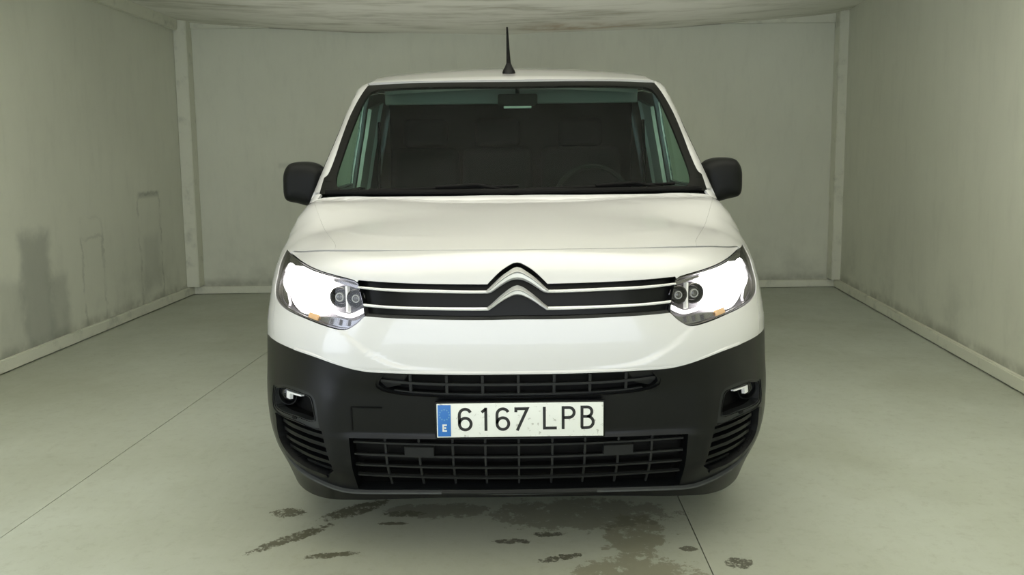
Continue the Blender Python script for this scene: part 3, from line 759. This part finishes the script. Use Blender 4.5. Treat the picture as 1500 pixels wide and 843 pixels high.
for k in range(12):
    a = k*math.pi/6; cx, cz = PX(153)+.0155*math.cos(a), PZ(172)+.0165*math.sin(a)
    vs = [bm.verts.new((cx+(.0036 if q % 2 == 0 else .0016)*math.sin(q*math.pi/5), PLY-.0036, cz+(.0036 if q % 2 == 0 else .0016)*math.cos(q*math.pi/5))) for q in range(10)]
    bm.faces.new(vs)
fix('star_ring', bm, STARS, plate, False)

# ------------------------------------------------ windscreen
xe = lambda z: float(lerp_tab(np.array(z), W_TAB))
_o = [(.853, 1.146, 1), (.852, 1.19), (.851, 1.214, 1), (.834, 1.230), (.820, 1.303), (.811, 1.398), (.797, 1.497), (.774, 1.582), (.739, 1.669, 1), (.60, 1.676), (.345, 1.675)]
ws_out = [(-a[0], *a[1:]) for a in _o]+[(0, 1.672)]+_o[::-1]+[(.45, 1.1445), (0, 1.143), (-.45, 1.1445)]
ws_out = spline(ws_out, 5, True)
_i = [(.780, 1.182), (.791, 1.215), (.790, 1.26), (.783, 1.32), (.772, 1.406), (.757, 1.497), (.738, 1.58), (.715, 1.626), (.670, 1.645), (.345, 1.649)]
ws_in = [(-a, b) for a, b in _i]+[(0, 1.644)]+_i[::-1]+[(.752, 1.163), (.70, 1.165), (.35, 1.166), (0, 1.166), (-.35, 1.166), (-.70, 1.165), (-.752, 1.163)]
ws_in = spline(ws_in, 5, True)
surf('windscreen_border', map_screen, [ws_out[::-1], ws_in[::-1]], FRIT, van, .08, .05, .001, .012)
surf('windscreen', map_screen, [ws_in[::-1]], GLASS, van, .10, .06, 0, .005)
P = map_screen(np.array([[x, 1.152] for x in np.linspace(-.82, .82, 40)]))
cow = tube('cowl_rail', [tuple(p+np.array([0, -.012, .004])) for p in P], .011, BLACK, van, 8)
for x0, x1, z1 in ((-.62, .02, 1.168), (.05, .70, 1.168)):
    w = empty('wiper', (0, 0, 0), van)
    a = map_screen(np.array([[x, 1.155+(z1-1.155)*k] for x, k in zip(np.linspace(x0, x1, 12), np.linspace(0, 1, 12))])); nn = normal(a)
    tube('blade', [tuple(p) for p in a+nn*.012], .006, BLACK, w, 8)
    tube('wiper_arm', [tuple(a[11]+nn[11]*.0+np.array([.1*0, -.01, -.02])), tuple(a[8]+nn[8]*.026), tuple(a[5]+nn[5]*.018)], .007, BLACK, w, 8)

# ------------------------------------------------ A pillars, roof, sides
zp = np.linspace(1.150, 1.700, 26)
pe = [(xe(z)-.018-.010*float(smooth(1.5, 1.7, np.array(z))), z) for z in zp]
pe3 = map_screen(np.array(pe))
right = [p for p in ws_out if p[0] > .735 and p[1] > 1.15]
right = sorted(right, key=lambda p: p[1])
wr = [(p[0]+.0025, p[1]) for p in right]
x_edge = np.linspace(1.80, 4.30, 40)
def roof_edge(y):
    zt = float(lerp_tab(np.array(y), ROOF_TAB))-.045
    return xe(zt)-.022-.03*max(0, (y-3.2)/1.2)**2
def dt(y): return float(lerp_tab(np.array(y), ROOF_TAB))-.14
re_xy = [(roof_edge(y), y) for y in np.linspace(1.925, 4.27, 36)]
re3 = map_top(np.array(re_xy))
hdr = spline([(0, 1.708), (.345, 1.742), (.668, 1.834), (.741, 1.858, 1)], 8)
rf_half = [(a, b) for a, b in hdr]+[(roof_edge(1.90), 1.90)]+re_xy+[(.4, 4.31), (0, 4.31)]
rf = rf_half+[(-a, b) for a, b in rf_half[::-1] if a > 1e-6]
roof = surf('roof_panel', map_top, [rf], WHITE, van, .08, .10)
for s in (-1, 1):
    sgn = (lambda L: L) if s > 0 else (lambda L: [(-a, b) for a, b in L])
    tipx = [(pe[-1][0]-.012, 1.705), (.757, 1.690), (.757, 1.676)]
    poly = wr[:]+[(.742, 1.682)]+[(a, b) for a, b in pe[::-1]]
    pil = surf('windscreen_pillar', map_screen, [sgn(poly)], WHITE, van, .03, .04)
    # outer face of the pillar and the rail above the doors
    yz = [(p[1], p[2]) for p in pe3]
    door_top = [(1.20, 1.150), (1.34, 1.270), (1.52, 1.410), (1.72, 1.545), (1.90, 1.622), (2.08, 1.652), (2.20, dt(2.20))]
    door_top = spline(door_top, 5)
    rail = yz[:]+[(p[1], p[2]) for p in re3 if p[1] > pe3[-1][1]+.03]+[(4.28, dt(4.28)), (3.5, dt(3.5)), (2.9, dt(2.9)), (2.5, dt(2.5))]+[(y-.0, z+.003) for y, z in door_top[::-1]]
    surf('roof_rail', side_map(s), [rail], WHITE, pil, .08, .05)
    # front door
    d_out = [(y+.003, z) for y, z in door_top]+[(2.20, 1.1), (2.19, .6), (2.16, .44), (1.26, .44), (1.20, .58), (1.189, .80), (1.189, 1.08)]
    win = spline([(1.36, 1.165, 1), (1.40, 1.255), (1.56, 1.385), (1.75, 1.515), (1.92, 1.585), (2.06, 1.602), (2.10, 1.58), (2.105, 1.40), (2.10, 1.165, 1), (1.8, 1.160)], 5, True)
    door = surf('front_door', side_map(s), [d_out, win], WHITE, van, .08, .08)
    surf('door_window', side_map(s), [win], SIDEGLASS, door, .1, .1, -.004, .004)
    surf('window_seal', side_map(s), [spline([(1.33, 1.160, 1), (1.36, 1.27), (1.54, 1.41), (1.74, 1.54), (1.92, 1.612), (2.08, 1.628), (2.128, 1.60), (2.13, 1.40), (2.125, 1.150, 1), (1.8, 1.145)], 5, True), win], BLACK, door, .08, .08, .001, .006)
    surf('door_lining', side_map(s), [[(y, z) for y, z in [(1.24, 1.12), (1.36, 1.15), (2.12, 1.15), (2.12, .48), (1.28, .48), (1.24, .6)]]], TRIM, door, .12, .12, -.05, .03)
    hp = map_side(np.array([(2.07, 1.03)]), s)[0]
    tube('door_handle', [tuple(hp+np.array(v)) for v in ((0, -.10, 0), (s*.03, -.085, .004), (s*.034, 0, .006), (s*.03, .085, .004), (0, .10, 0))], .012, BLACK, door, 10)
    # load-bay side with the sliding door, rear arch cut out
    a2 = arch(AY2, math.radians(164), math.radians(16), 26)
    sd = [(2.206, .44), (2.206, dt(2.206)-.001)]+[(y, dt(y)-.002) for y in (2.5, 2.9, 3.12)]+[(3.12, .44)]
    sl = surf('sliding_door', side_map(s), [sd[::-1]], WHITE, van, .12, .12)
    tube('door_handle', [tuple(map_side(np.array([(2.34, 1.03)]), s)[0]+np.array(v)) for v in ((0, -.10, 0), (s*.03, -.085, .004), (s*.034, 0, .006), (s*.03, .085, .004), (0, .10, 0))], .012, BLACK, sl, 10)
    q = [(3.124, .44), (3.124, dt(3.124)-.002), (3.5, dt(3.5)-.002), (3.9, dt(3.9)-.002), (4.30, dt(4.30)-.002), (4.315, 1.2), (4.315, .44)]+arch(AY2, math.radians(16), math.radians(164), 26)
    surf('rear_quarter', side_map(s), [q[::-1]], WHITE, van, .12, .10)
    surf('slide_rail', side_map(s), [[(3.13, .985), (4.20, .985), (4.20, 1.015), (3.13, 1.015)]], BLACK, van, .2, .1, .003, .01)
    sill_ = [(1.253, .44), (3.3, .44), (3.3, .25), (1.25, .25)]
    surf('sill_cladding', side_map(s), [sill_], DARK, van, .2, .1, .003, .05)
    surf('rear_corner_cladding', side_map(s), [[(4.045, .435), (4.315, .435), (4.315, .27), (4.045, .27)]], DARK, van, .1, .1, .003, .05)
    # wheel housings
    for yc in (AY1, AY2):
        bm = bmesh.new(); pr = [(yc+(AR-.006)*math.cos(t), AZ+(AR-.006)*math.sin(t)) for t in np.linspace(math.radians(-18), math.radians(198), 26)]
        A = [bm.verts.new((s*.905, y, z)) for y, z in pr]; B = [bm.verts.new((s*.60, y, z)) for y, z in pr]
        for i in range(len(pr)-1): bm.faces.new((A[i], A[i+1], B[i+1], B[i]))
        bm.faces.new(B)
        fix('wheel_housing', bm, BLACK, van)
        wh = empty('wheel', (s*.778, yc, .328), van)
        RY = Matrix.Rotation(math.radians(90*s), 4, 'Y')
        lathe('tyre', [(.215, -.085), (.25, -.100), (.295, -.103), (.318, -.094), (.327, -.075), (.328, -.03), (.323, -.026), (.323, -.018), (.328, -.014), (.328, .014), (.323, .018), (.323, .026), (.328, .03), (.327, .075), (.318, .094), (.295, .103), (.25, .100), (.215, .085)], RUBBER, wh, RY, 64)
        lathe('rim', [(.222, -.08), (.205, -.07), (.20, .0), (.212, .07), (.222, .086), (.214, .092), (.19, .072), (.10, .062), (.06, .07), (0, .07)], STEEL, wh, RY, 48)
        bm = bmesh.new()
        for k in range(8):
            a = k*math.pi/4
            add_box(bm, RY @ Vector((.135*math.cos(a), .135*math.sin(a), .076)), (.012 if True else 0, .11, .035), Matrix.Rotation(a*s, 4, 'X') if False else Matrix.Rotation(math.atan2((RY @ Vector((math.cos(a), math.sin(a), 0))).z, (RY @ Vector((math.cos(a), math.sin(a), 0))).y), 4, 'X'), .003)
        fix('trim_spokes', bm, STEEL, wh)

# rear doors, lamps and bumper
def map_back(uv):
    x, z = uv[:,0], uv[:,1]
    return shoot(np.stack([x, 0*x+3, z], 1), np.stack([0*x, 0*x+1, 0*x], 1), 2.)
for s in (-1, 1):
    pts = [(.003, .44), (.80, .44), (.81, .9), (.79, 1.2), (.72, 1.55), (.69, 1.74), (.003, 1.765)]
    rd = surf('rear_door', map_back, [[(s*a, b) for a, b in pts]], WHITE, van, .15, .15)
    box('door_handle', (s*.06, 4.375, .95), (.05, .03, .16), BLACK, rd)
    surf('rear_lamp', map_back, [[(s*a, b) for a, b in ((.80, .85), (.815, .85), (.805, 1.2), (.765, 1.45), (.745, 1.45), (.78, 1.2))]], REDLENS, van, .1, .1, .006, .02)
box('rear_bumper', (0, 4.34, .35), (1.66, .12, .18), DARK, van, None, .03)

# underside and engine bay, behind the grilles
box('underbody', (0, 2.55, .33), (1.15, 3.45, .16), BLACK, van, None, .02)
box('radiator', (0, .36, .56), (1.1, .05, .56), BLACK, van, None, .01)
for s in (-1, 1): tube('front_axle_arm', [(s*.2, .89, .30), (s*.70, .89, .32)], .03, BLACK, van, 10)

# ------------------------------------------------ cabin
bm = bmesh.new(); prof = [(1.13, 1.085), (1.24, 1.13), (1.40, 1.12), (1.50, 1.06), (1.52, .95), (1.46, .80), (1.40, .55), (1.13, .55)]
A = [bm.verts.new((-.80, y, z)) for y, z in prof]; B = [bm.verts.new((.80, y, z)) for y, z in prof]
for i in range(len(prof)): bm.faces.new((A[i], A[(i+1) % 8], B[(i+1) % 8], B[i]))
bm.faces.new(A); bm.faces.new(B[::-1]); fix('dashboard', bm, TRIM, van)
ring = [Vector((.40+.185*math.cos(t), 1.60+.07*math.sin(t), 1.075+.172*math.sin(t))) for t in np.linspace(0, 2*math.pi, 33)]
wheel_ = tube('steering_wheel', ring, .014, TRIM, van, 8)
tube('steering_column', [(.40, 1.60, 1.06), (.40, 1.48, 1.0)], .05, TRIM, wheel_, 12)
for x0 in (-.50, -.08, .40):
    seat = empty('seat', (x0, 0, 0), van); w = .46 if x0 > 0 else .40
    box('cushion', (0, 1.98, .72), (w, .50, .16), SEATFAB, seat, Matrix.Rotation(.1, 4, 'X'), .05)
    box('backrest', (0, 2.27, 1.05), (w, .14, .62), SEATFAB, seat, Matrix.Rotation(-.18, 4, 'X'), .05)
    box('headrest', (0, 2.34, 1.44), (.26, .10, .17), SEATFAB, seat, Matrix.Rotation(-.1, 4, 'X'), .04)
box('bulkhead', (0, 2.46, 1.08), (1.44, .03, 1.30), TRIM, van, None, .01)
box('cab_floor', (0, 1.75, .44), (1.5, 1.4, .05), TRIM, van, None, .01)
surf('headliner', map_top, [[(-.66, 1.80), (-.4, 1.76), (0, 1.74), (.4, 1.76), (.66, 1.80), (.70, 2.45), (-.70, 2.45)]], HEADLINER, van, .15, .15, -.04, .02)
for s in (-1, 1):
    surf('door_pillar_trim', side_map(s), [[(2.12, .5), (2.12, 1.58), (2.48, 1.64), (2.48, .5)]], GREYTRIM, van, .12, .12, -.035, .02)
    tube('seat_belt', [(s*.745, 2.20, 1.50), (s*.74, 2.10, 1.20), (s*.73, 2.02, .80)], .010, BLACK, van, 6)
box('header_lining', (0, 1.93, 1.625), (1.34, .03, .09), HEADLINER, van, None, .01)
im = box('interior_mirror', (.03, 1.70, 1.585), (.20, .035, .06), TRIM, van, None, .012)
box('mirror_base', (.03, 1.70, 1.548), (.14, .03, .012), mat('pale_grey', (.45, .46, .44), .5), im, None, .004)
tube('mirror_stalk', [(.03, 1.70, 1.59), (.03, 1.71, 1.66)], .010, TRIM, im, 8)

# ------------------------------------------------ door mirrors and aerial
CAP = mat('mirror_cap_plastic', (.005, .0055, .0055), .45, 0, 0, .17)
for s in (-1, 1):
    c = Vector((s*.975, 1.36, 1.185))
    o2 = [(-.095, .055), (-.075, .085), (-.03, .101), (.03, .101), (.068, .088), (.088, .05), (.092, .0), (.090, -.055), (.078, -.078), (.03, -.090), (-.03, -.106), (-.055, -.106), (-.08, -.05)]
    o2 = spline(o2, 4, True)
    bm = bmesh.new(); rings = []
    for yo, sc in ((-.078, .30), (-.076, .62), (-.066, .82), (-.045, .94), (-.015, 1.0), (.035, 1.0), (.048, .97), (.050, .93)):
        rings.append([bm.verts.new((c.x+s*a*sc, c.y+yo, c.z+b*sc)) for a, b in o2])
    for A, B in zip(rings, rings[1:]):
        for k in range(len(A)): bm.faces.new((A[k], A[(k+1) % len(A)], B[(k+1) % len(A)], B[k]))
    bm.faces.new(rings[0]); bm.faces.new(rings[-1][::-1])
    mo = fix('door_mirror', bm, CAP, van, True, .8)
    mk('mirror_glass', [(c.x+s*a*.88, c.y+.051, c.z+b*.88) for a, b in o2], [tuple(range(len(o2)))], MIRRORGLASS, mo)
    tube('mirror_arm', [(s*.86, 1.34, 1.10), (s*.905, 1.355, 1.115), (s*.945, 1.365, 1.14)], [.04, .035, .03], DARK, mo, 12)
ap = map_top(np.array([(-.012, 1.90)]))[0]
ant = empty('aerial', tuple(ap), van)
lathe('aerial_base', [(.034, -.008), (.034, .004), (.030, .016), (.021, .032), (.013, .05), (0, .052)], DARK, ant)
tube('mast', [(0, 0, .04), (-.003, .03, .13), (-.006, .065, .245)], [.0125, .0085, .005], BLACK, ant, 12)
